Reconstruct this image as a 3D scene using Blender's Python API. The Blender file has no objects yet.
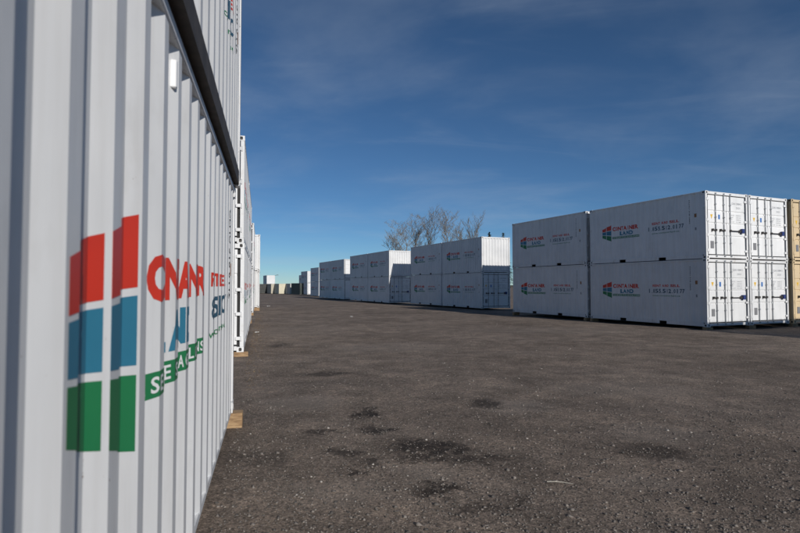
import bpy, bmesh, math, random
import numpy as np
from mathutils import Vector, Matrix
R = math.radians
random.seed(7); rng = np.random.default_rng(7)
scene = bpy.context.scene
C = scene.collection

# ---------------------------------------------------------------- camera
CAM_H = 1.70
cam_d = bpy.data.cameras.new('camera'); cam = bpy.data.objects.new('camera', cam_d); C.objects.link(cam)
cam.location = (0, 0, CAM_H); cam.rotation_euler = (R(90 + 1.99), 0, 0)
cam_d.sensor_width = 36; cam_d.lens = 24; cam_d.clip_start = .02; cam_d.clip_end = 6000
cam_d.dof.use_dof = True; cam_d.dof.focus_distance = 17; cam_d.dof.aperture_fstop = 3.6
scene.camera = cam

# ---------------------------------------------------------------- sky and sun
SUN_AZ, SUN_EL = 151.6, 21.0           # compass bearing of the sun from +Y, clockwise; elevation
w = bpy.data.worlds.new('World'); scene.world = w; w.use_nodes = True
nt = w.node_tree; nt.nodes.clear()
def N(t, **k):
    n = nt.nodes.new(t)
    for a, b in k.items(): setattr(n, a, b)
    return n
out = N('ShaderNodeOutputWorld'); bg = N('ShaderNodeBackground'); bg.inputs['Strength'].default_value = .065
sky = N('ShaderNodeTexSky', sky_type='NISHITA'); sky.sun_disc = False
sky.sun_elevation = R(SUN_EL); sky.sun_rotation = R(SUN_AZ)
sky.altitude = 3000; sky.air_density = 1.0; sky.dust_density = 0; sky.ozone_density = 6
tc = N('ShaderNodeTexCoord'); sep = N('ShaderNodeSeparateXYZ'); nt.links.new(tc.outputs['Generated'], sep.inputs[0])
zz = N('ShaderNodeMath', operation='ADD'); nt.links.new(sep.outputs['Z'], zz.inputs[0]); zz.inputs[1].default_value = .12
zm = N('ShaderNodeMath', operation='MAXIMUM'); nt.links.new(zz.outputs[0], zm.inputs[0]); zm.inputs[1].default_value = .04
dx = N('ShaderNodeMath', operation='DIVIDE'); nt.links.new(sep.outputs['X'], dx.inputs[0]); nt.links.new(zm.outputs[0], dx.inputs[1])
dy = N('ShaderNodeMath', operation='DIVIDE'); nt.links.new(sep.outputs['Y'], dy.inputs[0]); nt.links.new(zm.outputs[0], dy.inputs[1])
cmb = N('ShaderNodeCombineXYZ'); nt.links.new(dx.outputs[0], cmb.inputs[0]); nt.links.new(dy.outputs[0], cmb.inputs[1])
def cloud(scale, rot, sc, detail, dist, lo, hi, seed):
    mp = N('ShaderNodeMapping'); mp.inputs['Rotation'].default_value = (0, 0, R(rot)); mp.inputs['Scale'].default_value = sc
    mp.inputs['Location'].default_value = (seed, seed * .7, 0)
    nt.links.new(cmb.outputs[0], mp.inputs[0])
    nz = N('ShaderNodeTexNoise'); nz.inputs['Scale'].default_value = scale; nz.inputs['Detail'].default_value = detail
    nz.inputs['Roughness'].default_value = .55; nz.inputs['Distortion'].default_value = dist
    nt.links.new(mp.outputs[0], nz.inputs['Vector'])
    mr = N('ShaderNodeMapRange'); mr.interpolation_type = 'SMOOTHSTEP'
    mr.inputs['From Min'].default_value = lo; mr.inputs['From Max'].default_value = hi
    nt.links.new(nz.outputs['Fac'], mr.inputs['Value'])
    return mr.outputs[0]
c1 = cloud(1.15, 50, (.85, 1.0, 1), 6, .35, .42, .80, 5.6)
c2 = cloud(1.5, -50, (.55, 1.7, 1), 8, .8, .50, .86, 8.4)
mx = N('ShaderNodeMath', operation='MULTIPLY_ADD'); nt.links.new(c1, mx.inputs[0]); mx.inputs[1].default_value = .17
m2 = N('ShaderNodeMath', operation='MULTIPLY'); nt.links.new(c2, m2.inputs[0]); m2.inputs[1].default_value = .14
nt.links.new(m2.outputs[0], mx.inputs[2])
hs = N('ShaderNodeHueSaturation'); hs.inputs['Saturation'].default_value = 1.0; hs.inputs['Value'].default_value = 1.0
tn = N('ShaderNodeMix', data_type='RGBA', blend_type='MULTIPLY'); tn.inputs[0].default_value = 1; tn.inputs[7].default_value = (.95, 1.045, 1.0, 1)
nt.links.new(sky.outputs[0], tn.inputs[6]); nt.links.new(tn.outputs[2], hs.inputs['Color'])
mix = N('ShaderNodeMix', data_type='RGBA'); nt.links.new(mx.outputs[0], mix.inputs[0])
nt.links.new(hs.outputs[0], mix.inputs[6]); mix.inputs[7].default_value = (6.4, 7.4, 8.8, 1)
nt.links.new(mix.outputs[2], bg.inputs['Color']); nt.links.new(bg.outputs[0], out.inputs[0])

sd = bpy.data.lights.new('sun', 'SUN'); sd.energy = 3.9; sd.angle = R(.53); sd.color = (1, .96, .90)
sun = bpy.data.objects.new('sun', sd); C.objects.link(sun)
sdir = Vector((math.sin(R(SUN_AZ)) * math.cos(R(SUN_EL)), math.cos(R(SUN_AZ)) * math.cos(R(SUN_EL)), math.sin(R(SUN_EL))))
sun.rotation_euler = sdir.to_track_quat('Z', 'Y').to_euler(); sun.location = sdir * 60

vs = scene.view_settings
vs.view_transform = 'Standard'; vs.look = 'None'; vs.exposure = 0.0; vs.gamma = 1; vs.use_curve_mapping = False

# ---------------------------------------------------------------- materials
def mat(name):
    m = bpy.data.materials.new(name); m.use_nodes = True
    t = m.node_tree; b = t.nodes['Principled BSDF']
    return m, t, b
def nd(t, typ, **k):
    n = t.nodes.new(typ)
    for a, b in k.items():
        if a in n.inputs: n.inputs[a].default_value = b
        else: setattr(n, a, b)
    return n
def ramp(t, src, stops):
    r = t.nodes.new('ShaderNodeValToRGB')
    e = r.color_ramp.elements
    while len(e) < len(stops): e.new(.5)
    for i, (p, c) in enumerate(stops): e[i].position = p; e[i].color = (*c, 1) if len(c) == 3 else c
    t.links.new(src, r.inputs[0]); return r.outputs[0]
def mixc(t, fac, a, b, mode='MIX'):
    n = t.nodes.new('ShaderNodeMix'); n.data_type = 'RGBA'; n.blend_type = mode
    for i, v in ((0, fac), (6, a), (7, b)):
        if hasattr(v, 'is_output'): t.links.new(v, n.inputs[i])
        else: n.inputs[i].default_value = v if i == 0 else (*v, 1)
    return n.outputs[2]
def noise(t, vec, scale, detail=4, rough=.5, sc=None, dist=0):
    if sc:
        mp = nd(t, 'ShaderNodeMapping', Scale=sc); t.links.new(vec, mp.inputs[0]); vec = mp.outputs[0]
    n = nd(t, 'ShaderNodeTexNoise', Scale=scale, Detail=detail, Roughness=rough, Distortion=dist)
    t.links.new(vec, n.inputs['Vector']); return n.outputs['Fac']

def paint_material(name, rust=.5):
    """container paint: colour comes from each object's own colour; streaked dirt, chips and rust specks on top"""
    m, t, b = mat(name)
    oi = t.nodes.new('ShaderNodeObjectInfo'); g = t.nodes.new('ShaderNodeNewGeometry'); pos = g.outputs['Position']
    big = ramp(t, noise(t, pos, .9, 5, .6), [(.3, (.86, .87, .88)), (.7, (1, 1, 1))])
    col = mixc(t, 1.0, oi.outputs['Color'], big, 'MULTIPLY')
    streak = ramp(t, noise(t, pos, 6, 5, .65, (2.2, 2.2, .12)), [(.42, (0, 0, 0)), (.78, (1, 1, 1))])
    sf = nd(t, 'ShaderNodeMath', operation='MULTIPLY'); t.links.new(streak, sf.inputs[0]); sf.inputs[1].default_value = .22
    col = mixc(t, sf.outputs[0], col, (.36, .33, .29))
    patch = ramp(t, noise(t, pos, 3.2, 6, .7, (1, 1, .6)), [(.56, (0, 0, 0)), (.74, (1, 1, 1))])
    pf = nd(t, 'ShaderNodeMath', operation='MULTIPLY'); t.links.new(patch, pf.inputs[0]); pf.inputs[1].default_value = .22 if rust < 1 else .55
    col = mixc(t, pf.outputs[0], col, (.42, .40, .37) if rust < 1 else (.30, .235, .17))
    spk = ramp(t, noise(t, pos, 34, 5, .7), [(.70 - .05 * rust, (0, 0, 0)), (.735 - .05 * rust, (1, 1, 1))])
    gate = ramp(t, noise(t, pos, 1.7, 3, .5), [(.48, (0, 0, 0)), (.66, (1, 1, 1))])
    rf = nd(t, 'ShaderNodeMath', operation='MULTIPLY'); t.links.new(spk, rf.inputs[0]); t.links.new(gate, rf.inputs[1])
    col = mixc(t, rf.outputs[0], col, (.15, .075, .035))
    t.links.new(col, b.inputs['Base Color'])
    rr = nd(t, 'ShaderNodeMapRange', **{'To Min': .34, 'To Max': .62}); t.links.new(noise(t, pos, 5, 4), rr.inputs['Value'])
    t.links.new(rr.outputs[0], b.inputs['Roughness']); b.inputs['Specular IOR Level'].default_value = .35
    bp = nd(t, 'ShaderNodeBump', Strength=.22, Distance=.02); t.links.new(noise(t, pos, 3.0, 3, .5, (1, 1, .35)), bp.inputs['Height'])
    t.links.new(bp.outputs[0], b.inputs['Normal'])
    return m
M = {}
M['paint'] = paint_material('container_paint', .45)
M['frame'] = paint_material('container_frame_paint', 1.35)
def plain(name, col, rough=.5, metal=0, var=.25, scale=9):
    m, t, b = mat(name); g = t.nodes.new('ShaderNodeNewGeometry')
    f = noise(t, g.outputs['Position'], scale, 5, .6)
    c = ramp(t, f, [(.3, tuple(x * (1 - var) for x in col)), (.7, tuple(min(1, x * (1 + var * .6)) for x in col))])
    t.links.new(c, b.inputs['Base Color']); b.inputs['Roughness'].default_value = rough; b.inputs['Metallic'].default_value = metal
    return m
M['red'] = plain('decal_red', (.60, .036, .016), .45, 0, .10, 3)
M['blue'] = plain('decal_blue', (.03, .185, .29), .45, 0, .10, 3)
M['green'] = plain('decal_green', (.016, .185, .068), .45, 0, .10, 3)
M['phone'] = plain('decal_dark_blue', (.030, .085, .135), .45, 0, .10, 3)
M['white'] = plain('decal_white', (.78, .78, .78), .5, 0, .06)
M['ink'] = plain('decal_ink', (.05, .055, .065), .5)
M['greyink'] = plain('decal_grey_ink', (.25, .26, .28), .5)
M['yellow'] = plain('sticker_yellow', (.70, .42, .03), .5)
M['orange'] = plain('sticker_brown', (.30, .13, .04), .5)
M['stickerblue'] = plain('sticker_blue', (.04, .15, .42), .5)
M['lockblue'] = plain('lock_box_blue', (.022, .04, .16), .45)
M['steel'] = plain('galvanised_steel', (.34, .35, .36), .42, .5)
M['darksteel_holeshade'] = plain('dark_steel_hole_shade', (.05, .045, .042), .6, 0, .4, 14)  # handles; also painted shade inside the casting openings
M['gasket'] = plain('rubber_gasket', (.014, .014, .015), .7)
M['under'] = plain('rusty_underside', (.075, .056, .044), .8, 0, .5, 6)
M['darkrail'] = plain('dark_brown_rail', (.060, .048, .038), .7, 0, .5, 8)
M['plate'] = plain('grey_plate', (.20, .20, .21), .5, 0, .2)

m, t, b = mat('timber'); tco = t.nodes.new('ShaderNodeTexCoord')
f = noise(t, tco.outputs['Object'], 30, 5, .6, (.15, 1, 1), 1.2)
c = ramp(t, f, [(.25, (.13, .075, .038)), (.5, (.31, .195, .10)), (.75, (.46, .32, .18))])
t.links.new(c, b.inputs['Base Color']); b.inputs['Roughness'].default_value = .8
bp = nd(t, 'ShaderNodeBump', Strength=.5, Distance=.01); t.links.new(f, bp.inputs['Height']); t.links.new(bp.outputs[0], b.inputs['Normal'])
M['timber'] = m

# ground: packed asphalt millings, with oil stains and paler dusty places at their real spots
def px(x, y, z=0.0):
    """a spot on the ground that the photograph (800 x 533) shows at x, y"""
    p = R(1.99); u = (266.5 - y) / 533.33; v = (x - 400) / 533.33
    d = Vector((v, math.cos(p) - u * math.sin(p), math.sin(p) + u * math.cos(p)))
    k = (z - CAM_H) / d.z
    return (d.x * k, d.y * k)
stains = [(367, 419, .13, .24, 1), (379, 437, .17, .16, 1), (325, 438, .19, .11, .85), (428, 457, .34, .26, 1), (452, 468, .42, .14, .9),
          (340, 462, .15, .11, .8), (366, 473, .09, .06, .7), (348, 485, .08, .06, .9), (443, 499, .16, .11, 1), (425, 505, .09, .06, .8),
          (487, 410, .22, .24, .9), (455, 525, .06, .06, .8), (519, 516, .07, .14, .7), (655, 461, .30, .17, .6), (535, 414, .16, .11, .5),
          (325, 376, .38, .18, .8), (280, 345, .25, .55, .7), (475, 520, .16, .07, .6), (262, 470, .22, .2, .5), (400, 312, 1.8, .9, .4)]
pale = [(300, 408, .55, .45, .8), (390, 348, 1.6, 1.2, .6), (515, 412, .45, .4, .9), (620, 392, 1.2, .6, .5), (340, 505, .4, .22, .6), (420, 485, .25, .2, .6),
        (640, 490, .3, .15, .6), (660, 440, .5, .35, .6), (560, 330, 3, 1.6, .5), (300, 330, 1.6, 2.6, .5)]
m, t, b = mat('packed_millings'); g = t.nodes.new('ShaderNodeNewGeometry'); pos = g.outputs['Position']
big = noise(t, pos, .32, 6, .62); mid = noise(t, pos, 1.6, 8, .72); fine = noise(t, pos, 55, 4, .7); fine2 = noise(t, pos, 21, 6, .8)
col = ramp(t, big, [(.3, (.150, .122, .101)), (.55, (.214, .176, .147)), (.75, (.282, .234, .195))])
col = mixc(t, .75, col, ramp(t, mid, [(.32, (.50, .49, .48)), (.5, (.96, .95, .94)), (.68, (1.55, 1.5, 1.44))]), 'MULTIPLY')
col = mixc(t, .8, col, ramp(t, fine2, [(.33, (.38, .38, .38)), (.5, (.96, .95, .94)), (.68, (1.85, 1.8, 1.75))]), 'MULTIPLY')
col = mixc(t, .9, col, ramp(t, fine, [(.33, (.35, .35, .35)), (.5, (.98, .97, .96)), (.67, (1.9, 1.85, 1.8))]), 'MULTIPLY')
wob = nd(t, 'ShaderNodeTexNoise', Scale=3.2, Detail=8.0, Roughness=.74); t.links.new(pos, wob.inputs['Vector'])
wv = nd(t, 'ShaderNodeVectorMath', operation='MULTIPLY_ADD'); t.links.new(wob.outputs['Color'], wv.inputs[0])
wv.inputs[1].default_value = (.95, .95, 0)
sh = nd(t, 'ShaderNodeVectorMath', operation='SUBTRACT'); t.links.new(pos, sh.inputs[0]); sh.inputs[1].default_value = (.475, .475, 0)
t.links.new(sh.outputs[0], wv.inputs[2])
def blobs(lst):
    acc = None
    for (x, y, rx, ry, s) in lst:
        cx, cy = px(x, y)
        a = nd(t, 'ShaderNodeVectorMath', operation='SUBTRACT'); t.links.new(wv.outputs[0], a.inputs[0]); a.inputs[1].default_value = (cx, cy, 0)
        sc = nd(t, 'ShaderNodeVectorMath', operation='MULTIPLY'); t.links.new(a.outputs[0], sc.inputs[0]); sc.inputs[1].default_value = (1 / rx, 1 / ry, 0)
        ln = nd(t, 'ShaderNodeVectorMath', operation='LENGTH'); t.links.new(sc.outputs[0], ln.inputs[0])
        mr = nd(t, 'ShaderNodeMapRange', **{'From Min': 1.5, 'From Max': .55, 'To Min': 0.0, 'To Max': s}); mr.interpolation_type = 'SMOOTHSTEP'
        t.links.new(ln.outputs['Value'], mr.inputs['Value'])
        if acc is None: acc = mr.outputs[0]
        else:
            q = nd(t, 'ShaderNodeMath', operation='MAXIMUM'); t.links.new(acc, q.inputs[0]); t.links.new(mr.outputs[0], q.inputs[1]); acc = q.outputs[0]
    return acc
pf = nd(t, 'ShaderNodeMath', operation='MULTIPLY'); t.links.new(blobs(pale), pf.inputs[0]); pf.inputs[1].default_value = .42
col = mixc(t, pf.outputs[0], col, (.300, .258, .222))
brk = ramp(t, noise(t, pos, 9, 5, .7), [(.36, (.45, .45, .45)), (.5, (1, 1, 1))])
sf = nd(t, 'ShaderNodeMath', operation='MULTIPLY'); t.links.new(blobs([(a, b_, c_ * 1.15, d_ * 1.15, e) for a, b_, c_, d_, e in stains]), sf.inputs[0]); t.links.new(brk, sf.inputs[1])
s2 = nd(t, 'ShaderNodeMath', operation='MULTIPLY'); t.links.new(sf.outputs[0], s2.inputs[0]); s2.inputs[1].default_value = .88
col = mixc(t, s2.outputs[0], col, (.020, .0155, .0135))
t.links.new(col, b.inputs['Base Color']); b.inputs['Specular IOR Level'].default_value = .18; b.inputs['Roughness'].default_value = .9
hgt = nd(t, 'ShaderNodeMath', operation='MULTIPLY_ADD'); t.links.new(fine2, hgt.inputs[0]); hgt.inputs[1].default_value = 1.6; t.links.new(fine, hgt.inputs[2])
bp = nd(t, 'ShaderNodeBump', Strength=.85, Distance=.016); t.links.new(hgt.outputs[0], bp.inputs['Height']); t.links.new(bp.outputs[0], b.inputs['Normal'])
M['ground'] = m

def island_mat(name, stops, rough=.85):
    m, t, b = mat(name); g = t.nodes.new('ShaderNodeNewGeometry')
    t.links.new(ramp(t, g.outputs['Random Per Island'], stops), b.inputs['Base Color']); b.inputs['Roughness'].default_value = rough
    return m
M['stone'] = island_mat('stones', [(0, (.07, .063, .057)), (.6, (.15, .132, .118)), (.97, (.24, .21, .185)), (1, (.40, .37, .335))])
M['leaf'] = island_mat('dry_leaf', [(0, (.10, .06, .03)), (.5, (.18, .115, .06)), (1, (.30, .22, .13))])
M['bark'] = plain('pale_bark', (.25, .225, .195), .85, 0, .35, 5)
M['twigleaf'] = island_mat('last_leaves', [(0, (.18, .15, .11)), (.5, (.27, .235, .18)), (1, (.33, .30, .25))])
M['needle'] = island_mat('dark_needles', [(0, (.018, .03, .016)), (1, (.045, .06, .03))])
M['paper'] = plain('paper_scrap', (.80, .79, .76), .7, 0, .1)
M['stick'] = plain('bleached_stick', (.36, .33, .285), .8, 0, .2)

# ---------------------------------------------------------------- mesh helpers
class MB:
    def __init__(s): s.v = []; s.f = []; s.m = []
    def add(s, vs, fs, mi=0):
        o = len(s.v); s.v += [tuple(p) for p in vs]; s.f += [tuple(o + i for i in q) for q in fs]; s.m += [mi] * len(fs); return s
    def box(s, x0, x1, y0, y1, z0, z1, mi=0):
        return s.add([(x, y, z) for z in (z0, z1) for y in (y0, y1) for x in (x0, x1)],
                     [(0, 2, 3, 1), (4, 5, 7, 6), (0, 1, 5, 4), (2, 6, 7, 3), (0, 4, 6, 2), (1, 3, 7, 5)], mi)
    def bbox(s, x0, x1, y0, y1, z0, z1, bv=.006, mi=0):
        """box with chamfered edges"""
        bm = bmesh.new(); bmesh.ops.create_cube(bm, size=1)
        for v in bm.verts: v.co = Vector(((x0 + x1) / 2 + v.co.x * (x1 - x0), (y0 + y1) / 2 + v.co.y * (y1 - y0), (z0 + z1) / 2 + v.co.z * (z1 - z0)))
        bmesh.ops.bevel(bm, geom=bm.edges[:], offset=bv, segments=1, affect='EDGES', profile=.5)
        bm.verts.index_update()
        s.add([v.co[:] for v in bm.verts], [tuple(v.index for v in f.verts) for f in bm.faces], mi); bm.free(); return s
    def tube(s, p, q, r, r2=None, n=8, mi=0, caps=True):
        p, q = Vector(p), Vector(q); d = (q - p).normalized(); a = d.orthogonal().normalized(); b = d.cross(a); r2 = r if r2 is None else r2
        vs = [p + (a * math.cos(2 * math.pi * i / n) + b * math.sin(2 * math.pi * i / n)) * r for i in range(n)]
        vs += [q + (a * math.cos(2 * math.pi * i / n) + b * math.sin(2 * math.pi * i / n)) * r2 for i in range(n)]
        fs = [(i, (i + 1) % n, n + (i + 1) % n, n + i) for i in range(n)]
        if caps: fs += [tuple(range(n - 1, -1, -1)), tuple(range(n, 2 * n))]
        return s.add(vs, fs, mi)
    def mesh(s, name, mats):
        me = bpy.data.meshes.new(name); me.from_pydata(s.v, [], s.f)
        for q in (mats if isinstance(mats, (list, tuple)) else [mats]): me.materials.append(M[q])
        me.polygons.foreach_set('material_index', s.m); me.update(); return me
def link(name, me, parent=None, color=None, loc=None):
    o = bpy.data.objects.new(name, me); C.objects.link(o)
    if parent: o.parent = parent
    if color: o.color = color
    if loc: o.location = loc
    return o
def tag(o, label, cat, group=None, kind=None):
    if label: o['label'] = label
    if cat: o['category'] = cat
    if group: o['group'] = group
    if kind: o['kind'] = kind
    return o

# ---------------------------------------------------------------- ground sheet
def bumps(x, y):
    r = np.random.default_rng(3); z = np.zeros_like(x)
    for lam, amp, k in ((7, .012, 6), (2.6, .008, 8), (1.1, .0026, 10), (.45, .0013, 12)):
        for i in range(k):
            a = r.uniform(0, 2 * np.pi); ph = r.uniform(0, 2 * np.pi); l = lam * r.uniform(.7, 1.4)
            z += amp / math.sqrt(k) * np.sin((x * np.cos(a) + y * np.sin(a)) * 2 * np.pi / l + ph)
    fade = np.clip((70 - np.hypot(x, y)) / 40, 0, 1)
    return z * fade * 1.3 + .10 * np.exp(-((x + 1) ** 2 + (y - 4) ** 2) / 50) - .005 * np.clip(y - 18, 0, 130)
def axis(fine0, fine1, step, far0, far1, grow=1.10):
    a = list(np.arange(fine0, fine1 + step / 2, step)); s = step; v = a[-1]; up = []
    while v < far1: s *= grow; v += s; up.append(v)
    s = step; v = a[0]; dn = []
    while v > far0: s *= grow; v -= s; dn.append(v)
    return np.array(dn[::-1] + a + up)
gx = axis(-2.5, 9, .075, -3000, 3000); gy = axis(2.2, 15, .075, -1500, 5000)
X, Y = np.meshgrid(gx, gy); Z = bumps(X, Y)
nx, ny = len(gx), len(gy)
me = bpy.data.meshes.new('ground'); idx = np.arange(nx * ny).reshape(ny, nx)
q = np.stack([idx[:-1, :-1], idx[:-1, 1:], idx[1:, 1:], idx[1:, :-1]], -1).reshape(-1, 4)
me.vertices.add(nx * ny); me.vertices.foreach_set('co', np.stack([X, Y, Z], -1).astype(np.float32).ravel())
me.loops.add(q.size); me.loops.foreach_set('vertex_index', q.astype(np.int32).ravel())
me.polygons.add(len(q)); me.polygons.foreach_set('loop_start', np.arange(0, q.size, 4, dtype=np.int32)); me.polygons.foreach_set('loop_total', np.full(len(q), 4, np.int32))
me.update(calc_edges=True); me.polygons.foreach_set('use_smooth', np.ones(len(q), bool)); me.materials.append(M['ground'])
gr = link('ground', me); gr['kind'] = 'structure'; gr['label'] = 'dark packed gravel yard with oil stains'
def gz(x, y): return float(bumps(np.array([x], float), np.array([y], float))[0])

# ---------------------------------------------------------------- container parts (shared meshes)
L, W, H = 6.058, 2.438, 2.591
PITCH, DEPTH = .332, .036
OUT_F, SLOPE = .083, .082                        # outer flat, sloping web; the rest is the inner flat
PH = -.039
def prof(x):
    """depth of a corrugated side panel at x: 0 on outer flats, -DEPTH on inner ones"""
    u = abs(((x - PH + PITCH / 2) % PITCH) - PITCH / 2)
    if u <= OUT_F / 2: return 0.0
    if u >= OUT_F / 2 + SLOPE: return -DEPTH
    return -DEPTH * (u - OUT_F / 2) / SLOPE
def breaks(x0, x1):
    bs = []
    k0 = int(math.floor(x0 / PITCH)) - 1
    for k in range(k0, int(math.ceil(x1 / PITCH)) + 2):
        for e in (OUT_F / 2, OUT_F / 2 + SLOPE):
            bs += [PH + k * PITCH - e, PH + k * PITCH + e]
    return sorted(bb for bb in bs if x0 < bb < x1)
PX = L / 2 - .09                                  # half length of the side panels
SIDE_Y = W / 2 - .010                             # outer flats lie 10 mm behind the castings
def side_panel(zlo=.155):
    xs = [-PX] + breaks(-PX, PX) + [PX]; mb = MB(); vs = []; n = len(xs)
    for z in (zlo, H - .055):
        vs += [(x, SIDE_Y + prof(x), z) for x in xs]
    mb.add(vs, [(i + 1, i, n + i, n + i + 1) for i in range(n - 1)])
    return mb.mesh('side_panel', 'paint')
def front_panel():
    p, of, sl, dp = .25, .075, .05, .045; mb = MB(); half = W / 2 - .09
    def h(y):
        u = abs(((y + p / 2) % p) - p / 2)
        return 0 if u <= of / 2 else (-dp if u >= of / 2 + sl else -dp * (u - of / 2) / sl)
    ys = [-half]
    for k in range(-6, 7):
        for e in (-of / 2 - sl, -of / 2, of / 2, of / 2 + sl):
            if -half < k * p + e < half: ys.append(k * p + e)
    ys = sorted(ys) + [half]; n = len(ys)
    mb.add([(L / 2 - .02 + h(y), y, z) for z in (.15, H - .09) for y in ys], [(i, i + 1, n + i + 1, n + i) for i in range(n - 1)])
    return mb.mesh('front_panel', 'paint')
def roof_panel():
    mb = MB(); xs = []; p = .21
    n0 = int((L - .3) / p)
    for k in range(n0):
        x = -L / 2 + .15 + k * p; xs += [(x, 0), (x + .07, .018), (x + .105, .018), (x + .175, 0)]
    xs = [(-L / 2 + .1, 0)] + xs + [(L / 2 - .1, 0)]; n = len(xs); y = W / 2 - .05
    mb.add([(x, yy, H - .034 + z) for yy in (-y, y) for x, z in xs], [(i, i + 1, n + i + 1, n + i) for i in range(n - 1)])
    return mb.mesh('roof_panel', 'paint')
def casting(sx, sy, sz):
    """corner casting with its oval openings, shallow recesses painted dark as an unlit hollow"""
    a, bq, c = .178, .162, .118
    mb = MB()
    def face(o, eu, ev, en, lu, lv, hu, hv, hole=True):
        o, eu, ev, en = map(Vector, (o, eu, ev, en))
        P = lambda u, v, d=0: o + eu * u + ev * v - en * d
        outer = [P(0, 0), P(lu, 0), P(lu, lv), P(0, lv)]
        cu, cv = lu / 2, lv / 2; ch = min(hu, hv) * .42
        hol = [(cu - hu + ch, cv - hv), (cu + hu - ch, cv - hv), (cu + hu, cv - hv + ch), (cu + hu, cv + hv - ch), (cu + hu - ch, cv + hv), (cu - hu + ch, cv + hv), (cu - hu, cv + hv - ch), (cu - hu, cv - hv + ch)]
        fl = (eu.cross(ev)).dot(en) < 0
        vs = outer + [P(*h) for h in hol] + [P(h[0], h[1], .012) for h in hol] + [P(h[0], h[1], .05) for h in hol]
        fs = [(0, 1, 5, 4), (1, 6, 5), (1, 2, 7, 6), (2, 8, 7), (2, 3, 9, 8), (3, 10, 9), (3, 0, 11, 10), (0, 4, 11)]
        fs += [(4 + i, 4 + (i + 1) % 8, 12 + (i + 1) % 8, 12 + i) for i in range(8)]
        mb.add(vs, [q[::-1] if fl else q for q in fs], 0)
        vs2 = vs[12:]; f2 = [(i, (i + 1) % 8, 8 + (i + 1) % 8, 8 + i) for i in range(8)] + [tuple(range(8, 16))]
        mb.add(vs2, [q[::-1] if fl else q for q in f2], 1)  # inner walls and cap painted dark for the shade of a hollow inside
    X, Y_, Zt = sx * L / 2, sy * W / 2, (H if sz > 0 else 0)
    face((X, Y_, Zt), (0, -sy, 0), (0, 0, -sz), (sx, 0, 0), bq, c, .034, .040)
    face((X, Y_, Zt), (-sx, 0, 0), (0, 0, -sz), (0, sy, 0), a, c, .040, .034)
    face((X, Y_, Zt), (-sx, 0, 0), (0, -sy, 0), (0, 0, sz), a, bq, .058, .032)
    x1, y1, z1 = X - sx * a, Y_ - sy * bq, Zt - sz * c
    A = [(x1, Y_, Zt), (x1, y1, Zt), (x1, y1, z1), (x1, Y_, z1)]
    B = [(X, y1, Zt), (x1, y1, Zt), (x1, y1, z1), (X, y1, z1)]
    D = [(X, Y_, z1), (x1, Y_, z1), (x1, y1, z1), (X, y1, z1)]
    for qd in (A, B, D): mb.add(qd, [(0, 1, 2, 3)], 0)
    me = mb.mesh('corner_casting', ['frame', 'darksteel_holeshade'])
    bm = bmesh.new(); bm.from_mesh(me); bmesh.ops.remove_doubles(bm, verts=bm.verts, dist=1e-5); bm.to_mesh(me); bm.free()
    return me
CACHE = {}
def cached(key, fn):
    if key not in CACHE: CACHE[key] = fn()
    return CACHE[key]
def bottom_rail(sy, mat_='frame', back=0):
    mb = MB(); y1 = sy * (W / 2 - .004 - back); y0 = sy * (W / 2 - .05 - back); ya, yb = min(y0, y1), max(y0, y1)
    if back:                                       # slim sill just behind the outer flats
        return mb.box(-L / 2 + .178, L / 2 - .178, ya, yb, .006, .055).mesh('bottom_side_rail', [mat_, 'under'])
    if mat_ == 'darkrail':                         # plain dark channel without openings
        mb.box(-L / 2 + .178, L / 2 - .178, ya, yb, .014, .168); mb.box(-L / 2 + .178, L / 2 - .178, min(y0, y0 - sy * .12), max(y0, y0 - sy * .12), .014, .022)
        return mb.mesh('bottom_side_rail', [mat_, 'under'])
    mb.box(-L / 2 + .178, L / 2 - .178, ya, yb, .13, .165)
    segs = [(-L / 2 + .178, -1.225), (-.865, .865), (1.225, L / 2 - .178)]
    for a, b_ in segs: mb.box(a, b_, ya, yb, .014, .13)
    for cx in (-1.045, 1.045):                     # fork pockets: dark boxes running under the floor
        yi = sy * (W / 2 - .6); y_a, y_b = min(yi, y0), max(yi, y0)
        mb.add([(cx - .18, y_a, .02), (cx + .18, y_a, .02), (cx + .18, y_a, .13), (cx - .18, y_a, .13)], [(0, 1, 2, 3)], 1)
        mb.add([(cx - .18, y_a, .02), (cx + .18, y_a, .02), (cx + .18, y_b, .02), (cx - .18, y_b, .02)], [(0, 1, 2, 3)], 1)
    mb.box(-L / 2 + .178, L / 2 - .178, min(y0, y0 - sy * .06), max(y0, y0 - sy * .06), .014, .020, 1)
    return mb.mesh('bottom_side_rail', [mat_, 'under'])
def floor_mesh():
    mb = MB().box(-L / 2 + .1, L / 2 - .1, -W / 2 + .06, W / 2 - .06, .135, .16)
    for k in range(12):                            # cross members
        x = -L / 2 + .22 + k * (L - .44) / 11
        if abs(abs(x) - 1.045) > .22: mb.box(x - .022, x + .022, -W / 2 + .062, W / 2 - .062, .008, .134)
    return mb.mesh('floor', 'under')
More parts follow.
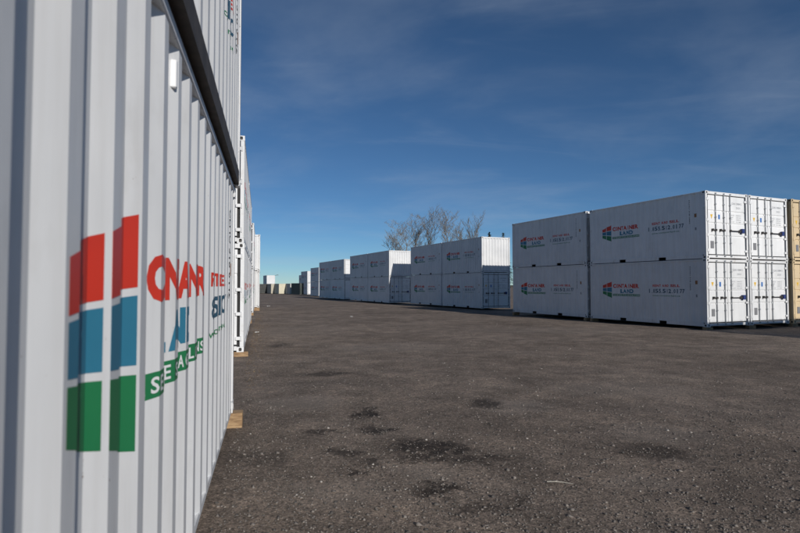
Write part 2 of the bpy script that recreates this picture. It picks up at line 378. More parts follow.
def door_mesh(side):
    """one door leaf; side +1 is the viewer's left leaf. Face looks to -x; pressed grooves run across it"""
    yc = .008 * side; ye = side * (W / 2 - .165); xf = -L / 2 + .035
    zs = [(.175, 0)]
    for z in (.88, 1.37, 1.84): zs += [(z - .035, 0), (z - .018, .022), (z + .018, .022), (z + .035, 0)]
    zs.append((H - .150, 0)); n = len(zs); mb = MB()
    ya, yb = min(yc, ye), max(yc, ye)
    vs = [(xf + d, y, z) for y in (ya, yb) for z, d in zs]
    mb.add(vs, [(i, n + i, n + i + 1, i + 1)[::-1] for i in range(n - 1)])
    for y, s_ in ((ya, 1), (yb, -1)):             # leaf edges
        mb.add([(xf, y, .175), (xf + .05, y, .175), (xf + .05, y, H - .150), (xf, y, H - .150)], [(0, 1, 2, 3)])
    mb.add([(xf, ya, .175), (xf, yb, .175), (xf + .05, yb, .175), (xf + .05, ya, .175)], [(0, 1, 2, 3)])
    mb.add([(xf, ya, H - .150), (xf, yb, H - .150), (xf + .05, yb, H - .150), (xf + .05, ya, H - .150)], [(0, 1, 2, 3)])
    return mb.mesh('door', 'paint')
XF = -L / 2 + .035
def lock_bar(y):
    mb = MB(); x = XF - .032
    mb.tube((x, y, .09), (x, y, H - .06), .017, n=10)
    for z in (.10, H - .075): mb.box(x - .026, x + .026, y - .04, y + .04, z - .022, z + .022)     # cam ends
    for z in (.62, 1.60, 2.10): mb.box(XF - .055, XF - .001, y - .032, y + .032, z - .02, z + .02)  # guides
    return mb.mesh('lock_bar', 'steel')
def handle(y, d):
    mb = MB(); x = XF - .06
    mb.bbox(x - .012, x + .012, min(y, y + d), max(y, y + d), 1.085, 1.118, .004)
    mb.box(x - .01, x + .045, y - .03, y + .03, 1.06, 1.14); mb.box(x - .02, x + .058, y + d * .86 - .03, y + d * .86 + .03, 1.055, 1.15)
    return mb.mesh('handle', 'darksteel_holeshade')
def hinge(side, z):
    mb = MB(); y = side * (W / 2 - .085)
    mb.bbox(-L / 2 - .004, -L / 2 + .05, y - (.11 if side > 0 else .045), y + (.045 if side > 0 else .11), z - .04, z + .04, .006)
    mb.tube((-L / 2 - .008, y + side * .02, z - .06), (-L / 2 - .008, y + side * .02, z + .06), .016, n=8)
    return mb.mesh('hinge', 'frame')
FONTC = {}
def text2d(s, offset=.0):
    """flat outline of some lettering, scaled to unit cap height and starting at x = 0"""
    k = (s, offset)
    if k in FONTC: return FONTC[k]
    cu = bpy.data.curves.new('t', 'FONT'); cu.body = s; cu.size = 1; cu.offset = offset; cu.resolution_u = 3; cu.fill_mode = 'FRONT'
    o = bpy.data.objects.new('t', cu); C.objects.link(o)
    dg = bpy.context.evaluated_depsgraph_get(); me = bpy.data.meshes.new_from_object(o.evaluated_get(dg))
    v = np.array([p.co[:2] for p in me.vertices]); f = [tuple(p.vertices) for p in me.polygons]
    bpy.data.objects.remove(o); bpy.data.curves.remove(cu); bpy.data.meshes.remove(me)
    v -= v.min(0); wdt = v[:, 0].max(); hgt = v[:, 1].max(); v /= hgt
    FONTC[k] = (v, f, wdt / hgt); return FONTC[k]
def text_bm(bm, s, x0, x1, z0, z1, offset=.02, mi=0):
    v, f, asp = text2d(s, offset)
    vs = [bm.verts.new((x0 + p[0] / asp * (x1 - x0), 0, z0 + p[1] * (z1 - z0))) for p in v]
    for q in f:
        try: fc = bm.faces.new([vs[i] for i in q]); fc.material_index = mi
        except ValueError: pass
WID = {'I': .34, '1': .30, '.': .22, ' ': 1, 'M': 1, 'W': 1}
def cells_bm(bm, s, x0, x1, z0, z1, offset=.02, mi=0, fill=.88):
    """block capitals set one to a cell"""
    ws = [(.55 if c_ in '. ' else 1) for c_ in s]; k = (x1 - x0) / sum(ws); x = x0
    for c_, w_ in zip(s, ws):
        g = k * w_ * fill * WID.get(c_, 1 if w_ == 1 else .5); m_ = x + k * w_ / 2
        if c_ == '.': poly_bm(bm, [(m_ - g, z0), (m_ + g, z0), (m_ + g, z0 + 2 * g), (m_ - g, z0 + 2 * g)], mi)
        elif c_ != ' ': text_bm(bm, c_, m_ - g / 2, m_ + g / 2, z0, z1, offset, mi)
        x += k * w_
def poly_bm(bm, pts, mi=0):
    bm.faces.new([bm.verts.new((x, 0, z)) for x, z in pts]).material_index = mi
def wrap_on_side(bm, name, mats, lift, dz=0):
    """u along the container (0 at the viewer's left end) and z -> the corrugated +y side; cut at every fold so it lies on the sheet"""
    for v in bm.verts: v.co.x = L / 2 - v.co.x; v.co.z += dz
    xs = [v.co.x for v in bm.verts]
    for bx in breaks(min(xs), max(xs)):
        bmesh.ops.bisect_plane(bm, geom=bm.verts[:] + bm.edges[:] + bm.faces[:], plane_co=(bx, 0, 0), plane_no=(1, 0, 0), dist=1e-6)
    for v in bm.verts: v.co.y = SIDE_Y + prof(v.co.x) + lift
    for f_ in bm.faces:
        f_.normal_update()
        if f_.normal.y < 0: f_.normal_flip()
    me = bpy.data.meshes.new(name); bm.to_mesh(me); bm.free()
    for q_ in mats: me.materials.append(M[q_])
    return me
STD = dict(t0=.80, t1=1.34, x0=1.42, x1=2.86, l0=1.82, l1=2.56, p0=3.36, p1=5.12, s0=1.41, s1=2.90, dz=-.04)
NEAR = dict(t0=.722, t1=1.35, x0=1.61, x1=3.10, l0=1.78, l1=2.56, p0=3.45, p1=5.14, s0=1.472, s1=3.07, dz=-.105)
def decal(part, d):
    bm = bmesh.new(); zs = -.01
    t0, t1, x0, x1, p0, p1 = (d[k] for k in ('t0', 't1', 'x0', 'x1', 'p0', 'p1'))
    lift = .0012
    if part == 'logo':
        wl = [1.22, 1.62]; wr = [1.03, 1.79]
        def zt(u, f_):                               # f_ 0 at the foot of the mark, 1 at its top
            k = (u - t0) / (t1 - t0); lo = wl[0] + (wr[0] - wl[0]) * k; hi = wl[1] + (wr[1] - wl[1]) * k
            return lo + (hi - lo) * f_
        cols = [(t0, t0 + (t1 - t0) * .452), (t0 + (t1 - t0) * .495, t1)]
        rows = [(.0, .32), (.36, .655), (.69, 1.0)]
        for r_, (a, b_) in enumerate(rows):
            for c0, c1_ in cols:
                poly_bm(bm, [(c0, zt(c0, a)), (c1_, zt(c1_, a)), (c1_, zt(c1_, b_)), (c0, zt(c0, b_))], 2 - r_)
        return wrap_on_side(bm, 'logo', ['red', 'blue', 'green'], lift, d['dz'])
    if part == 'name_lettering':
        cells_bm(bm, 'CONTAINER', x0, x1, 1.495, 1.68, .055, 0, .94); return wrap_on_side(bm, part, ['red'], lift, d['dz'])
    if part == 'second_lettering':
        cells_bm(bm, 'LAND', d['l0'], d['l1'], 1.27, 1.45, .055, 0, .90)
        return wrap_on_side(bm, part, ['blue'], lift, d['dz'])
    if part == 'slogan_strip':
        a, b_ = d['s0'], d['s1']; poly_bm(bm, [(a, 1.135), (b_, 1.135), (b_, 1.232), (a, 1.232)], 0)
        return wrap_on_side(bm, 'slogan_strip', ['green'], lift, d['dz'])
    if part == 'slogan_lettering':
        a, b_ = d['s0'], d['s1']
        cells_bm(bm, 'YOUR', a + .012, a + .148, 1.152, 1.214, .02, 0, .82); cells_bm(bm, 'SECURE STORAGE SOLUTIONS', a + .168, b_ - .012, 1.152, 1.214, .02, 0, .78)
        return wrap_on_side(bm, 'slogan_lettering', ['white'], lift * 2.2, d['dz'])
    a, b_ = p0 + .2, p1 - .25
    if part == 'service_lettering':
        cells_bm(bm, 'RENT AND SELL', a, b_, 1.55, 1.655, .04, 0); return wrap_on_side(bm, part, ['red'], lift, d['dz'])
    if part == 'phone_number':
        cells_bm(bm, '1.855.512.0177', p0, p1, 1.30, 1.47, .03, 0, .84); return wrap_on_side(bm, part, ['phone'], lift, d['dz'])
    if part == 'web_address':
        text_bm(bm, 'www.containerland.ca', a - .02, b_, 1.165, 1.225, .01, 0); return wrap_on_side(bm, part, ['green'], lift, d['dz'])
    if part == 'serial_lettering':
        v, f, asp = text2d('CLHU 318 0442', .02)     # upright column of lettering
        top, bot, wd = 2.36, 1.42, .055
        vs = [bm.verts.new((5.33 + p[1] * wd, 0, top - p[0] / asp * (top - bot))) for p in v]
        for q_ in f:
            try: bm.faces.new([vs[i] for i in q_]).material_index = 0
            except ValueError: pass
        return wrap_on_side(bm, part, ['ink'], lift, d['dz'])
    if part == 'approval_sticker':
        poly_bm(bm, [(5.54, 1.66), (5.66, 1.66), (5.66, 1.80), (5.54, 1.80)], 0); return wrap_on_side(bm, part, ['orange'], lift, d['dz'])
    if part == 'type_sticker':
        poly_bm(bm, [(5.56, 1.16), (5.64, 1.16), (5.64, 1.27), (5.56, 1.27)], 0); return wrap_on_side(bm, part, ['greyink'], lift, d['dz'])
ROT = Matrix.Rotation(math.pi, 4, 'Z')
def flipped(me):
    c_ = me.copy(); c_.transform(ROT); return c_
def flat_on_door(bm, name, mats):
    """v across the door end from the viewer's left, z up -> just proud of the leaves"""
    for v in bm.verts: v.co = Vector((XF - .0022, W / 2 - v.co.x, v.co.z))
    for f_ in bm.faces:
        f_.normal_update()
        if f_.normal.x > 0: f_.normal_flip()
    me = bpy.data.meshes.new(name); bm.to_mesh(me); bm.free()
    for q_ in mats: me.materials.append(M[q_])
    return me
def door_marks(which):
    bm = bmesh.new()
    if which == 'warning_sticker':
        poly_bm(bm, [(.29, 1.70), (.43, 1.70), (.36, 1.52)], 0); return flat_on_door(bm, which, ['yellow'])
    if which == 'data_sticker':
        poly_bm(bm, [(.74, 1.53), (.84, 1.53), (.84, 1.71), (.74, 1.71)], 0); return flat_on_door(bm, which, ['stickerblue'])
    text_bm(bm, 'CLHU 318044 2', 1.52, 2.12, 2.14, 2.22, .01, 0); text_bm(bm, '22G1', 1.78, 2.02, 1.98, 2.05, .01, 0)
    for i, s_ in enumerate(('MAX GR', 'TARE', 'NET', 'CU CAP')):
        z = 1.70 - i * .085
        text_bm(bm, s_, 1.46, 1.46 + .035 * len(s_), z, z + .04, .0, 0); text_bm(bm, ('30480 KG', '2200 KG', '28280 KG', '33.2 CBM')[i], 1.76, 2.06, z, z + .04, .0, 0)
    return flat_on_door(bm, which, ['greyink'])

def tint(base, v=.09):
    k = 1 + random.uniform(-v, v * .4); return tuple(min(.9, c_ * k) for c_ in base) + (1,)
WHITE = (.79, .79, .79)
containers = []
def container(label, group, x, y, z, yaw, door_near=True, side='left', color=WHITE, decals=STD, marks=True, cat='container', rail=None, detail=2, dark_rail=False, low=False):
    """x, y: the near corner on the yard side at base level; yaw: bearing of its long axis seen from the camera; side: which side the yard sees"""
    ax = Vector((math.sin(R(yaw)), math.cos(R(yaw)))); rt = Vector((math.cos(R(yaw)), -math.sin(R(yaw))))
    s_ = 1 if side == 'left' else -1               # right row shows its left side
    cpos = Vector((x, y)) + ax * (L / 2) + rt * (s_ * W / 2)
    root = bpy.data.objects.new('shipping_container', None); C.objects.link(root); root.empty_display_size = .5
    root.location = (cpos.x, cpos.y, z); root.rotation_euler = (0, 0, math.pi / 2 - R(yaw) + (0 if door_near else math.pi))
    tag(root, label, cat, group)
    col = tint(color); fcol = tuple(c_ * .97 for c_ in col[:3]) + (1,)
    P = lambda nm, me, par=root, cl=col: link(nm, me, par, cl)
    vis_plus = (side == 'left') == door_near       # does the yard see the local +y side?
    for sy in (1, -1):
        me = cached(('side', low), lambda: side_panel(.04 if low else .155)); me = me if sy == 1 else cached(('side-', low), lambda: flipped(me))
        P('side_panel', me)
        P('top_side_rail', cached(('tsr', sy), lambda: MB().bbox(-L / 2 + .178, L / 2 - .178, min(sy * (W / 2 - .003), sy * (W / 2 - .063)), max(sy * (W / 2 - .003), sy * (W / 2 - .063)), H - .068, H - .008, .006).mesh('top_side_rail', 'frame')), cl=fcol)
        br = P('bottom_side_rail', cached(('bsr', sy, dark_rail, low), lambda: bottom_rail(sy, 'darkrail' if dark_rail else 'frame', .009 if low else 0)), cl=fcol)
    P('front_panel', cached('front', front_panel)); P('roof_panel', cached('roof', roof_panel))
    P('floor', cached('floor', floor_mesh))
    for sx in (1, -1):
        e = sx * L / 2
        def er(z0, z1, inset):
            a, b_ = sorted((e - sx * inset, e - sx * (inset + .07)))
            return MB().bbox(a, b_, -W / 2 + .162, W / 2 - .162, z0, z1, .005).mesh('end_rail', 'frame')
        P('top_end_rail', cached(('ter', sx), lambda: er(H - .118, H - .012, .004)), cl=fcol)
        P('bottom_end_rail', cached(('ber', sx), lambda: er(.034, .135, .004)), cl=fcol)
        for sy in (1, -1):
            def cp():
                a, b_ = sorted((e - sx * .004, e - sx * .115)); c_, d_ = sorted((sy * (W / 2 - .004), sy * (W / 2 - .095)))
                return MB().bbox(a, b_, c_, d_, .118, H - .118, .008).mesh('corner_post', 'frame')
            P('corner_post', cached(('cp', sx, sy), cp), cl=fcol)
            for sz in (1, -1): P('corner_casting', cached(('cc', sx, sy, sz), lambda: casting(sx, sy, sz)), cl=fcol)
    P('door_gasket', cached('gasket', lambda: MB().box(XF + .055, XF + .075, -W / 2 + .09, W / 2 - .09, .14, H - .11).mesh('door_gasket', 'gasket')))
    if detail == 2:
        for sd_ in (1, -1):
            dr = P('door', cached(('door', sd_), lambda: door_mesh(sd_)))
            for yb_ in ((W / 2 - .56, W / 2 - 1.03) if sd_ == 1 else (W / 2 - 1.40,)):
                P('lock_bar', cached(('bar', yb_), lambda: lock_bar(yb_)), dr)
            for yb_, dd in (((W / 2 - .56, .22), (W / 2 - 1.03, .24)) if sd_ == 1 else ((W / 2 - 1.40, -.62),)):
                P('handle', cached(('hnd', yb_), lambda: handle(yb_, dd)), dr)
            for z_ in (.32, .90, 1.48, 2.28): P('hinge', cached(('hin', sd_, z_), lambda: hinge(sd_, z_)), dr, fcol)
            if sd_ == 1:
                P('vent_plate', cached('vent', lambda: MB().bbox(XF - .014, XF - .001, W / 2 - .46, W / 2 - .28, .40, .68, .004).mesh('vent_plate', 'plate')), dr)
                if marks:
                    for nm in ('warning_sticker', 'data_sticker'): P(nm, cached(nm, lambda: door_marks(nm)), dr)
            else:
                P('lock_box', cached('lb', lambda: MB().bbox(XF - .11, XF - .02, W / 2 - 2.12, W / 2 - 1.98, 1.02, 1.20, .008).mesh('lock_box', 'lockblue')), dr)
                if marks: P('weight_markings', cached('wm', lambda: door_marks('weight_markings')), dr)['kind'] = 'stuff'
    else:
        for sd_ in (1, -1):
            P('door', cached(('door', sd_), lambda: door_mesh(sd_)))
    if decals:
        key = 'n' if decals is NEAR else 's'
        for nm in ('logo', 'name_lettering', 'second_lettering', 'slogan_strip', 'slogan_lettering', 'service_lettering', 'phone_number', 'web_address', 'serial_lettering', 'approval_sticker', 'type_sticker'):
            me = cached((nm, key), lambda: decal(nm, decals))
            if not vis_plus: me = cached((nm, key, '-'), lambda: flipped(me))
            dc = P(nm, me)
            if nm in ('slogan_lettering', 'serial_lettering', 'service_lettering'): dc['kind'] = 'stuff'
    containers.append(root); return root

# ---------------------------------------------------------------- the left row
GL, GR_, GF = 'white containers of the left row', 'white containers of the right row', 'containers at the far end of the yard'
ZB = .11
n1 = 'nearest left-hand stack'
def corner(x, y, yaw, s): return (x + math.sin(R(yaw)) * s, y + math.cos(R(yaw)) * s)
FX, FY = -1.95, 6.30                               # far yard-side corner of the nearest left stack
nx_, ny_ = corner(FX, FY, -13.75, -L)
l1 = container('lower container of the nearest left stack, its large logo beside the camera', GL, nx_, ny_, .244, -13.75, False, 'right', decals=NEAR, low=True)
ux, uy = corner(FX + .05, FY + .004, -13.75, -L)
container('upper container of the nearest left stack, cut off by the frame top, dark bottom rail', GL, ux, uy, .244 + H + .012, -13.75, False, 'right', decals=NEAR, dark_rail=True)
# small louvred vent cover under the top rail of the lower one
mbv = MB().bbox(-.016, .016, -.010, .016, -.062, .062, .004)
vm = mbv.mesh('vent_cover', 'paint')
VENT = (vm, l1)
for k, (lab_lo, lab_up) in enumerate((('lower container with door end towards us, second left-hand stack', 'upper container with door end towards us, second left-hand stack'),
                                      ('lower container directly behind the second left-hand stack', 'upper container directly behind the second left-hand stack'))):
    cx, cy = corner(-3.72, 12.75, -14.75, k * (L + .06))
    container(lab_lo, GL, cx, cy, ZB, -14.75, True, 'right'); container(lab_up, GL, cx - .02, cy, ZB + H + .004, -14.75, True, 'right')
container('lower container of the third left-hand stack, seen edge-on', GL, -8.46, 30.8, ZB, -14.6, True, 'right')
container('upper container of the third left-hand stack, seen edge-on', GL, -8.47, 30.85, ZB + H + .004, -14.6, True, 'right')
container('lower container of the farthest left-hand stack, plain sunlit end', GL, -9.98, 37.9, ZB, -14.6, False, 'right')
container('upper container of the farthest left-hand stack, plain sunlit end', GL, -9.96, 37.9, ZB + H + .004, -14.6, False, 'right')

# ---------------------------------------------------------------- the right row
YR = -23.6
def stack(x, y, labs, near=(True, True), yaw=YR, zb=ZB, jit=.015, **k):
    for lv, lb in enumerate(labs):
        kk = dict(k)
        container(lb, k.get('group', GR_), x + random.uniform(-jit, jit), y, zb + lv * (H + .004), yaw, near[lv], 'left', **{a: b_ for a, b_ in kk.items() if a != 'group'})
def right_of(x, y, yaw, d): return (x + math.cos(R(yaw)) * d, y - math.sin(R(yaw)) * d)
B1 = (11.60, 20.15)
stack(*B1, ('lower white container at the near corner of the right row, door end sunlit', 'upper white container at the near corner of the right row, door end sunlit'))
x2, y2 = right_of(*B1, YR, W + .10); x2, y2 = corner(x2, y2, YR, .03)
stack(x2, y2, ('lower white container between the near corner stack and the cream stack', 'upper white container between the near corner stack and the cream stack'), decals=None)
x3, y3 = right_of(*B1, YR, 2 * W + .26); x3, y3 = corner(x3, y3, YR, -.05)
stack(x3, y3, ('lower cream container cut off by the right edge of the photo', 'upper cream container cut off by the right edge of the photo'), color=(.74, .57, .35), decals=None, group='cream containers of the right row')
bx, by = corner(*B1, YR, L + .22)
stack(bx - .02, by, ('lower container in line behind the near corner stack, before the first gap', 'upper container in line behind the near corner stack, before the first gap'), zb=.12)
x4, y4 = right_of(bx, by, YR, W + .12); x4, y4 = corner(x4, y4, YR, 1.0)
stack(x4, y4, ('lower container hidden behind the stack before the first gap', 'upper container hidden behind the stack before the first gap'), decals=None, zb=.12)
def block(x, y, names, near, zb=ZB, n=2, yaw=YR, **k):
    for i in range(n):
        cx, cy = corner(x, y, yaw, i * (L + .10))
        stack(cx, cy, names[i], near, yaw, zb, **k)
block(5.88, 38.3, (('lower container after the first gap of the right row, shaded door end', 'upper container after the first gap, blank corrugated sunlit end'),
                    ('lower container, far half of the block after the first gap', 'upper container, far half of the block after the first gap')), (True, False), .01)
block(-1.07, 52.4, (('lower container after the second gap, wedge of sun on its door end', 'upper container after the second gap, half-shaded blank end, bare trees behind'),
                    ('lower container, far half of the block after the second gap', 'upper container, far half of the block after the second gap')), (True, False), -.06)
block(-7.2, 68.6, (('lower container after the third gap of the right row', 'upper container after the third gap, small sunlit door end'),
                   ('lower container, far half of the block after the third gap', 'upper container, far half of the block after the third gap')), (True, True), -.14, detail=1)
block(-14.6, 96.0, (('lower container after the fourth gap of the right row', 'upper container after the fourth gap of the right row'),), (True, False), -.28, n=1, detail=1)
block(-20.5, 118.0, (('lower container after the fifth gap of the right row', 'upper container after the fifth gap, narrow sunlit end'),), (True, False), -.39, n=1, detail=1)
block(-28.0, 155.0, (('lower container at the far end of the right row, behind the others', 'upper container at the far end of the right row, all in shade'),), (False, False), -.54, n=1, detail=1)
# the next block towards us, right of the frame: its shadow lies on the ground before the near corner stack
b0 = corner(*B1, YR, -12.95 - L); b0 = right_of(*b0, YR, .70)
for k in range(3):
    cx, cy = right_of(*b0, YR, k * (W + .1))
    stack(cx, cy, ('lower container of the block outside the right frame edge, stack %s from the yard' % ('first', 'second', 'third')[k],
                   'upper container of the block outside the right frame edge, stack %s from the yard' % ('first', 'second', 'third')[k]), decals=None, detail=1)

# ---------------------------------------------------------------- far end of the yard
def far(label, xp, d, color, levels=1, yaw=-24, near=False, s0=0):
    x, y = corner((xp - 400) / 533.33 * d, d, yaw, s0)
    for lv in range(levels):
        container(label if levels == 1 else label[lv], GF, x, y, gz(0, d) + .05 + lv * (H + .004), yaw, near, 'left', color=color, decals=None, detail=1)
DK, GRY, CRM, BRN = (.07, .085, .08), (.50, .49, .46), (.72, .66, .50), (.34, .30, .26)
far('dark green container at the far end beside the right row', 300.0, 121, (.03, .045, .042), yaw=-30)
far('grey container at the far end, left of the dark green ones', 290.2, 132, GRY)
far('cream container at the far end of the yard with sunlit end', 279.0, 136, CRM)
far('narrow cream-ended container at the far end below the tall white stack', 271.2, 141, (.56, .51, .40))
far(('lower white container of the only tall stack at the far end', 'white container on top of the tall stack at the far end'), 266.8, 158, (.74, .74, .74), 2)
far('brownish container at the far end, leftmost beside the left row', 263.0, 150, BRN)
far('dark container at the far end half hidden by the left row', 259.5, 146, (.035, .04, .04))
# pole
pm = MB().tube((0, 0, 0), (0, 0, 5.5), .15, .11, 10); pm.tube((0, 0, 5.4), (.9, 0, 5.6), .05, n=6); pm.bbox(.8, 1.3, -.1, .1, 5.52, 5.66, .02); pm.box(-.3, .3, -.3, .3, 0, .12)
tag(link('lamp_pole', pm.mesh('lamp_pole', 'under'), loc=((274.4 - 400) / 533.33 * 172, 172, -.66)), 'thin dark pole rising behind the far containers', 'pole')

# ---------------------------------------------------------------- timber blocks under the corners
def timber(sx, sy, sz, seed):
    r = random.Random(seed); mb = MB().bbox(-sx / 2, sx / 2, -sy / 2, sy / 2, 0, sz, .006)
    mb.v = [(x + r.uniform(-.004, .004), y + r.uniform(-.004, .004), z + (r.uniform(-.003, 0))) for x, y, z in mb.v]
    return mb.mesh('timber_block', 'timber')
def block_at(label, x, y, yaw, top, sx=.40, sy=.14, seed=1):
    z0 = min(gz(x, y), top - .03) - .012
    o = link('timber_block', timber(sx, sy, top - z0 - .001, seed), loc=(x, y, z0)); o.rotation_euler = (0, 0, -R(yaw))
    tag(o, label, 'wood block', 'timber blocks under the containers')
x, y = corner(FX, FY, -13.75, -.10); x, y = right_of(x, y, -13.75, -.11)
block_at('square orange timber block under the far corner of the nearest left container', x, y, -13.75, .244, .44, .17, 1)
x, y = corner(-3.72, 12.75, -14.75, .08); x, y = right_of(x, y, -14.75, -.13)
block_at('flat timber block under the near corner of the second left stack', x, y, -14.75, ZB, .46, .17, 2)
x, y = corner(-3.72, 12.75, -14.75, 2 * L - .1); x, y = right_of(x, y, -14.75, -.19)
block_at('timber block under the far corner of the second left stack', x, y, -14.75, ZB, .42, .16, 3)
for nm, cx, cy in (('third', -8.46, 30.8), ('farthest', -9.98, 37.9)):
    x, y = corner(cx, cy, -14.6, .1); x, y = right_of(x, y, -14.6, -.19)
    block_at('timber block under the near corner of the %s left stack' % nm, x, y, -14.6, ZB, .42, .16, 4)
ord_ = ('under near corner of', 'under far corner of')
def row_blocks(cx, cy, name, top, n=1):
    for s_, o_ in ((.1, ord_[0]), (n * (L + .1) - .2, ord_[1])):
        x, y = corner(cx, cy, YR, s_); x, y = right_of(x, y, YR, .12)
        block_at('low timber block %s %s' % (o_, name), x, y, YR, top, .40, .16, 5)
row_blocks(*B1, 'the near right corner stack', ZB); row_blocks(bx, by, 'the stack before the first gap', .12)
row_blocks(x2, y2, 'the white stack next to the cream one', ZB); row_blocks(x3, y3, 'the cream stack', ZB)

# vent cover on the near left container
o = link('vent_cover', VENT[0], VENT[1], (.85, .85, .85, 1))
o.location = (L / 2 - 1.985, SIDE_Y - .016, H - .20)

# ---------------------------------------------------------------- trees behind the right row
def tree(label, x, y, h, spread, seed, lean=0, leaves=1.0):
    r = random.Random(seed); tr = MB(); tw = MB(); lv = MB(); nl = [0]
    def limb(p, d, ln, rad, depth):
        n = 4 if depth < 2 else 3; mb = tr if depth == 0 else tw
        for i in range(n):
            j = .035 if depth == 0 else .11
            d = (d + Vector((r.gauss(0, j), r.gauss(0, j), r.gauss(.04, .06)))).normalized()
            q = p + d * (ln / n); r2 = rad * (1 - .62 * (i + 1) / n)
            r1 = rad * (1 - .62 * i / n)
            mb.tube(p, q, r1, r2, 6 if depth < 2 else 3, caps=False)
            if depth < 4:
                k = (0 if i == 0 else 2) if depth == 0 else (2 if depth == 1 else (2 if r.random() < .6 else 1))
                if depth == 0 and i == n - 1: k = 3
                for _ in range(k):
                    ang = r.uniform(0, 2 * math.pi); up = r.uniform(.25, .75) if depth else r.uniform(.55, 1.1)
                    side = Vector((math.cos(ang), math.sin(ang), 0)) * spread
                    nd_ = (d * up + side * r.uniform(.45, .85) + Vector((0, 0, .22))).normalized()
                    limb(q, nd_, ln * r.uniform(.36, .60) * (1 if depth else .72), max(.016, r2 * r.uniform(.5, .72)), depth + 1)
            if depth >= 3 and r.random() < .10 * leaves:
                c_ = q + Vector((r.gauss(0, .02), r.gauss(0, .02), r.gauss(0, .02))); s_ = r.uniform(.04, .08)
                a = Vector((r.gauss(0, 1), r.gauss(0, 1), r.gauss(0, 1))).normalized(); b_ = a.orthogonal().normalized()
                lv.add([c_ - a * s_, c_ + b_ * s_ * .6, c_ + a * s_, c_ - b_ * s_ * .6], [(0, 1, 2, 3)])
            p = q
    limb(Vector((0, 0, -.1)), Vector((lean, 0, 1)).normalized(), h * .68, h * .0125 + .03, 0)
    root = bpy.data.objects.new('bare_tree', None); C.objects.link(root); root.location = (x, y, 0)
    tag(root, label, 'tree', 'bare trees behind the right row')
    link('trunk', tr.mesh('trunk', 'bark'), root)
    cr = link('crown', tw.mesh('crown', 'bark'), root)
    if lv.v: link('foliage', lv.mesh('foliage', 'twigleaf'), cr)
def tpx(xp, ytop, d): return ((xp - 400) / 533.33 * d, d, CAM_H + (285 - ytop) / 533.33 * d)
for i, (lb, xp, yt, d, sp, ln) in enumerate((
        ('tallest bare tree with a thick pale trunk above the block after the first gap', 451, 210, 84, .85, 0),
        ('tall slender bare tree left of the tallest one', 426, 213, 88, .75, .03),
        ('thin bare tree in the middle of the clump', 416, 222, 92, .6, -.02),
        ('wide low bare tree at the left of the clump', 404, 222, 86, 1.1, 0),
        ('leftmost low bare tree above the blank sunlit end', 396, 230, 90, .9, -.05),
        ('small bare tree right of the tallest one', 463, 226, 90, .8, .06),
        ('thin bare sapling rising above the near half of the block', 473, 222, 95, .45, 0))):
    x, y, h = tpx(xp, yt, d); tree(lb, x, y, h, sp, 40 + i, ln, .9)
def conifer(label, xp, yt, d, seed):
    x, y, h = tpx(xp, yt, d); r = random.Random(seed); mb = MB()
    for i in range(900):
        k = r.random() ** .7; z = h * (1 - k * .85); rad = k * h * .20 * (.55 + .45 * r.random()); a = r.uniform(0, 2 * math.pi)
        c_ = Vector((rad * math.cos(a), rad * math.sin(a), z - rad * .25)); o_ = Vector((math.cos(a), math.sin(a), -.35)).normalized(); s_ = Vector((-math.sin(a), math.cos(a), r.uniform(-.4, .4)))
        ln = r.uniform(.25, .55); mb.add([c_ - o_ * ln, c_ + s_ * ln * .3, c_ + o_ * ln, c_ - s_ * ln * .3], [(0, 1, 2, 3)])
    root = bpy.data.objects.new('evergreen_tree', None); C.objects.link(root); root.location = (x, y, 0); tag(root, label, 'tree', 'evergreen tips above the right row')
    link('trunk', MB().tube((0, 0, -.1), (0, 0, h * .97), .16, .02, 7).mesh('trunk', 'bark'), root); link('crown', mb.mesh('crown', 'needle'), root)
conifer('dark evergreen tip above the blank sunlit end, left one', 489.5, 232.3, 100, 1)
conifer('dark evergreen tip above the blank sunlit end, right one', 503.5, 232.6, 100, 2)

# ---------------------------------------------------------------- loose stones, leaves, litter
def scatter(name, n, gen, size, matn, label, cat, flat=.6):
    P = gen(n); n = len(P); s_ = size(n)
    base = np.array([(1, 0, 0), (-1, 0, 0), (0, 1, 0), (0, -1, 0), (0, 0, 1), (0, 0, -1)], float)
    F = np.array([(0, 2, 4), (2, 1, 4), (1, 3, 4), (3, 0, 4), (2, 0, 5), (1, 2, 5), (3, 1, 5), (0, 3, 5)])
    V = base[None] * rng.uniform(.6, 1.25, (n, 6, 1)) + rng.normal(0, .16, (n, 6, 3)); V[..., 2] *= flat
    th = rng.uniform(0, 2 * np.pi, n); c_, d_ = np.cos(th)[:, None], np.sin(th)[:, None]
    vx, vy = V[..., 0] * c_ - V[..., 1] * d_, V[..., 0] * d_ + V[..., 1] * c_
    V = np.stack([vx, vy, V[..., 2]], -1) * s_[:, None, None]
    Zg = bumps(P[:, 0], P[:, 1]); V += np.stack([P[:, 0], P[:, 1], Zg + s_ * flat * .35], -1)[:, None]
    me = bpy.data.meshes.new(name); f_ = (F[None] + (np.arange(n) * 6)[:, None, None]).reshape(-1, 3)
    me.vertices.add(n * 6); me.vertices.foreach_set('co', V.astype(np.float32).ravel()); me.loops.add(f_.size); me.loops.foreach_set('vertex_index', f_.astype(np.int32).ravel())
    me.polygons.add(len(f_)); me.polygons.foreach_set('loop_start', np.arange(0, f_.size, 3, dtype=np.int32)); me.polygons.foreach_set('loop_total', np.full(len(f_), 3, np.int32))
    me.update(calc_edges=True); me.materials.append(M[matn])
    return tag(link(name, me), label, cat, kind='stuff')
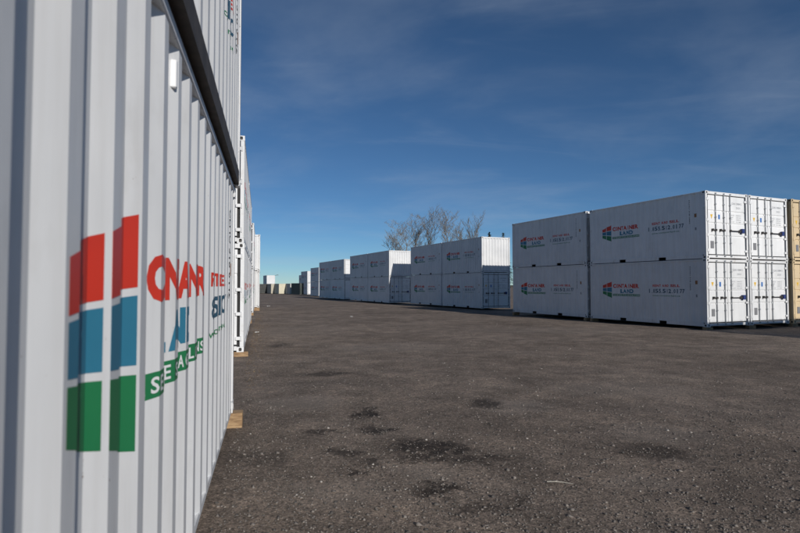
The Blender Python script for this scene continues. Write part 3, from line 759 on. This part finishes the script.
def yard(n):
    """spots on the open yard, thinner with distance, never under the nearest stacks"""
    y = 2.4 + (rng.random(n * 2) ** 2.0) * 26; x = rng.uniform(-.36, .80, n * 2) * y
    sx, cy_ = math.sin(R(-13.75)), math.cos(R(-13.75)); lat = (x - FX) * cy_ - (y - FY) * sx
    ok = (lat > .03); yr = (x - B1[0]) * math.cos(R(YR)) - (y - B1[1]) * math.sin(R(YR)); ok &= yr < -.15
    return np.stack([x[ok], y[ok]], -1)[:n]
scatter('gravel', 60000, yard, lambda n: np.clip(rng.lognormal(-5.15, .50, n), .0025, .026), 'stone', 'loose gravel strewn over the packed yard', 'gravel')
def along_left(n):
    t = rng.random(n) ** .8 * 24 + 8.4; lat = np.abs(rng.normal(0, .22, n)) + .02
    ax_, ay = math.sin(R(-14.5)), math.cos(R(-14.5)); x = -2.02 + (t - 6.5) * ax_ + lat * ay; y = 6.5 + (t - 6.5) * ay - lat * ax_
    return np.stack([x, y], -1)
scatter('dry_leaves', 1100, along_left, lambda n: rng.uniform(.008, .030, n), 'leaf', 'dry brown leaves and bark blown along the left row', 'leaves', .18)
def scrap(label, xp, yp, s_, seed):
    x, y = px(xp, yp); r = random.Random(seed); n = 5; mb = MB()
    vs = [((i / (n - 1) - .5) * s_ + r.uniform(-.01, .01), (j / (n - 1) - .5) * s_ * .7 + r.uniform(-.01, .01), .012 + s_ * (.16 * abs(math.sin(i * 1.7 + j)) + r.uniform(0, .10))) for j in range(n) for i in range(n)]
    fs = [(j * n + i, j * n + i + 1, (j + 1) * n + i + 1, (j + 1) * n + i) for j in range(n - 1) for i in range(n - 1)]
    me = mb.add(vs, fs).mesh('paper_scrap', 'paper'); o_ = link('paper_scrap', me, loc=(x, y, gz(x, y))); o_.rotation_euler = (0, 0, r.uniform(0, 3))
    tag(o_, label, 'litter', 'paper scraps on the yard')
scrap('crumpled white scrap lying far down the yard near the left row', 268.5, 305.3, .34, 1)
scrap('small white scrap on the ground in mid yard', 351.5, 316, .17, 2)
scrap('tiny pale scrap on the gravel beside the second left stack', 257, 332.5, .12, 3)
x, y = px(560, 493); mb = MB(); pts = [(-.10, .02, .014), (-.04, .005, .02), (.03, .0, .016), (.10, -.03, .013)]
for i in range(3): mb.tube(pts[i], pts[i + 1], .006 - i * .0012, .0048 - i * .0012, 6)
mb.tube(pts[1], (-.01, .03, .02), .003, .0015, 5)
tag(link('stick', mb.mesh('stick', 'stick'), loc=(x, y, gz(x, y))), 'bleached forked stick lying on the gravel, lower right', 'stick')
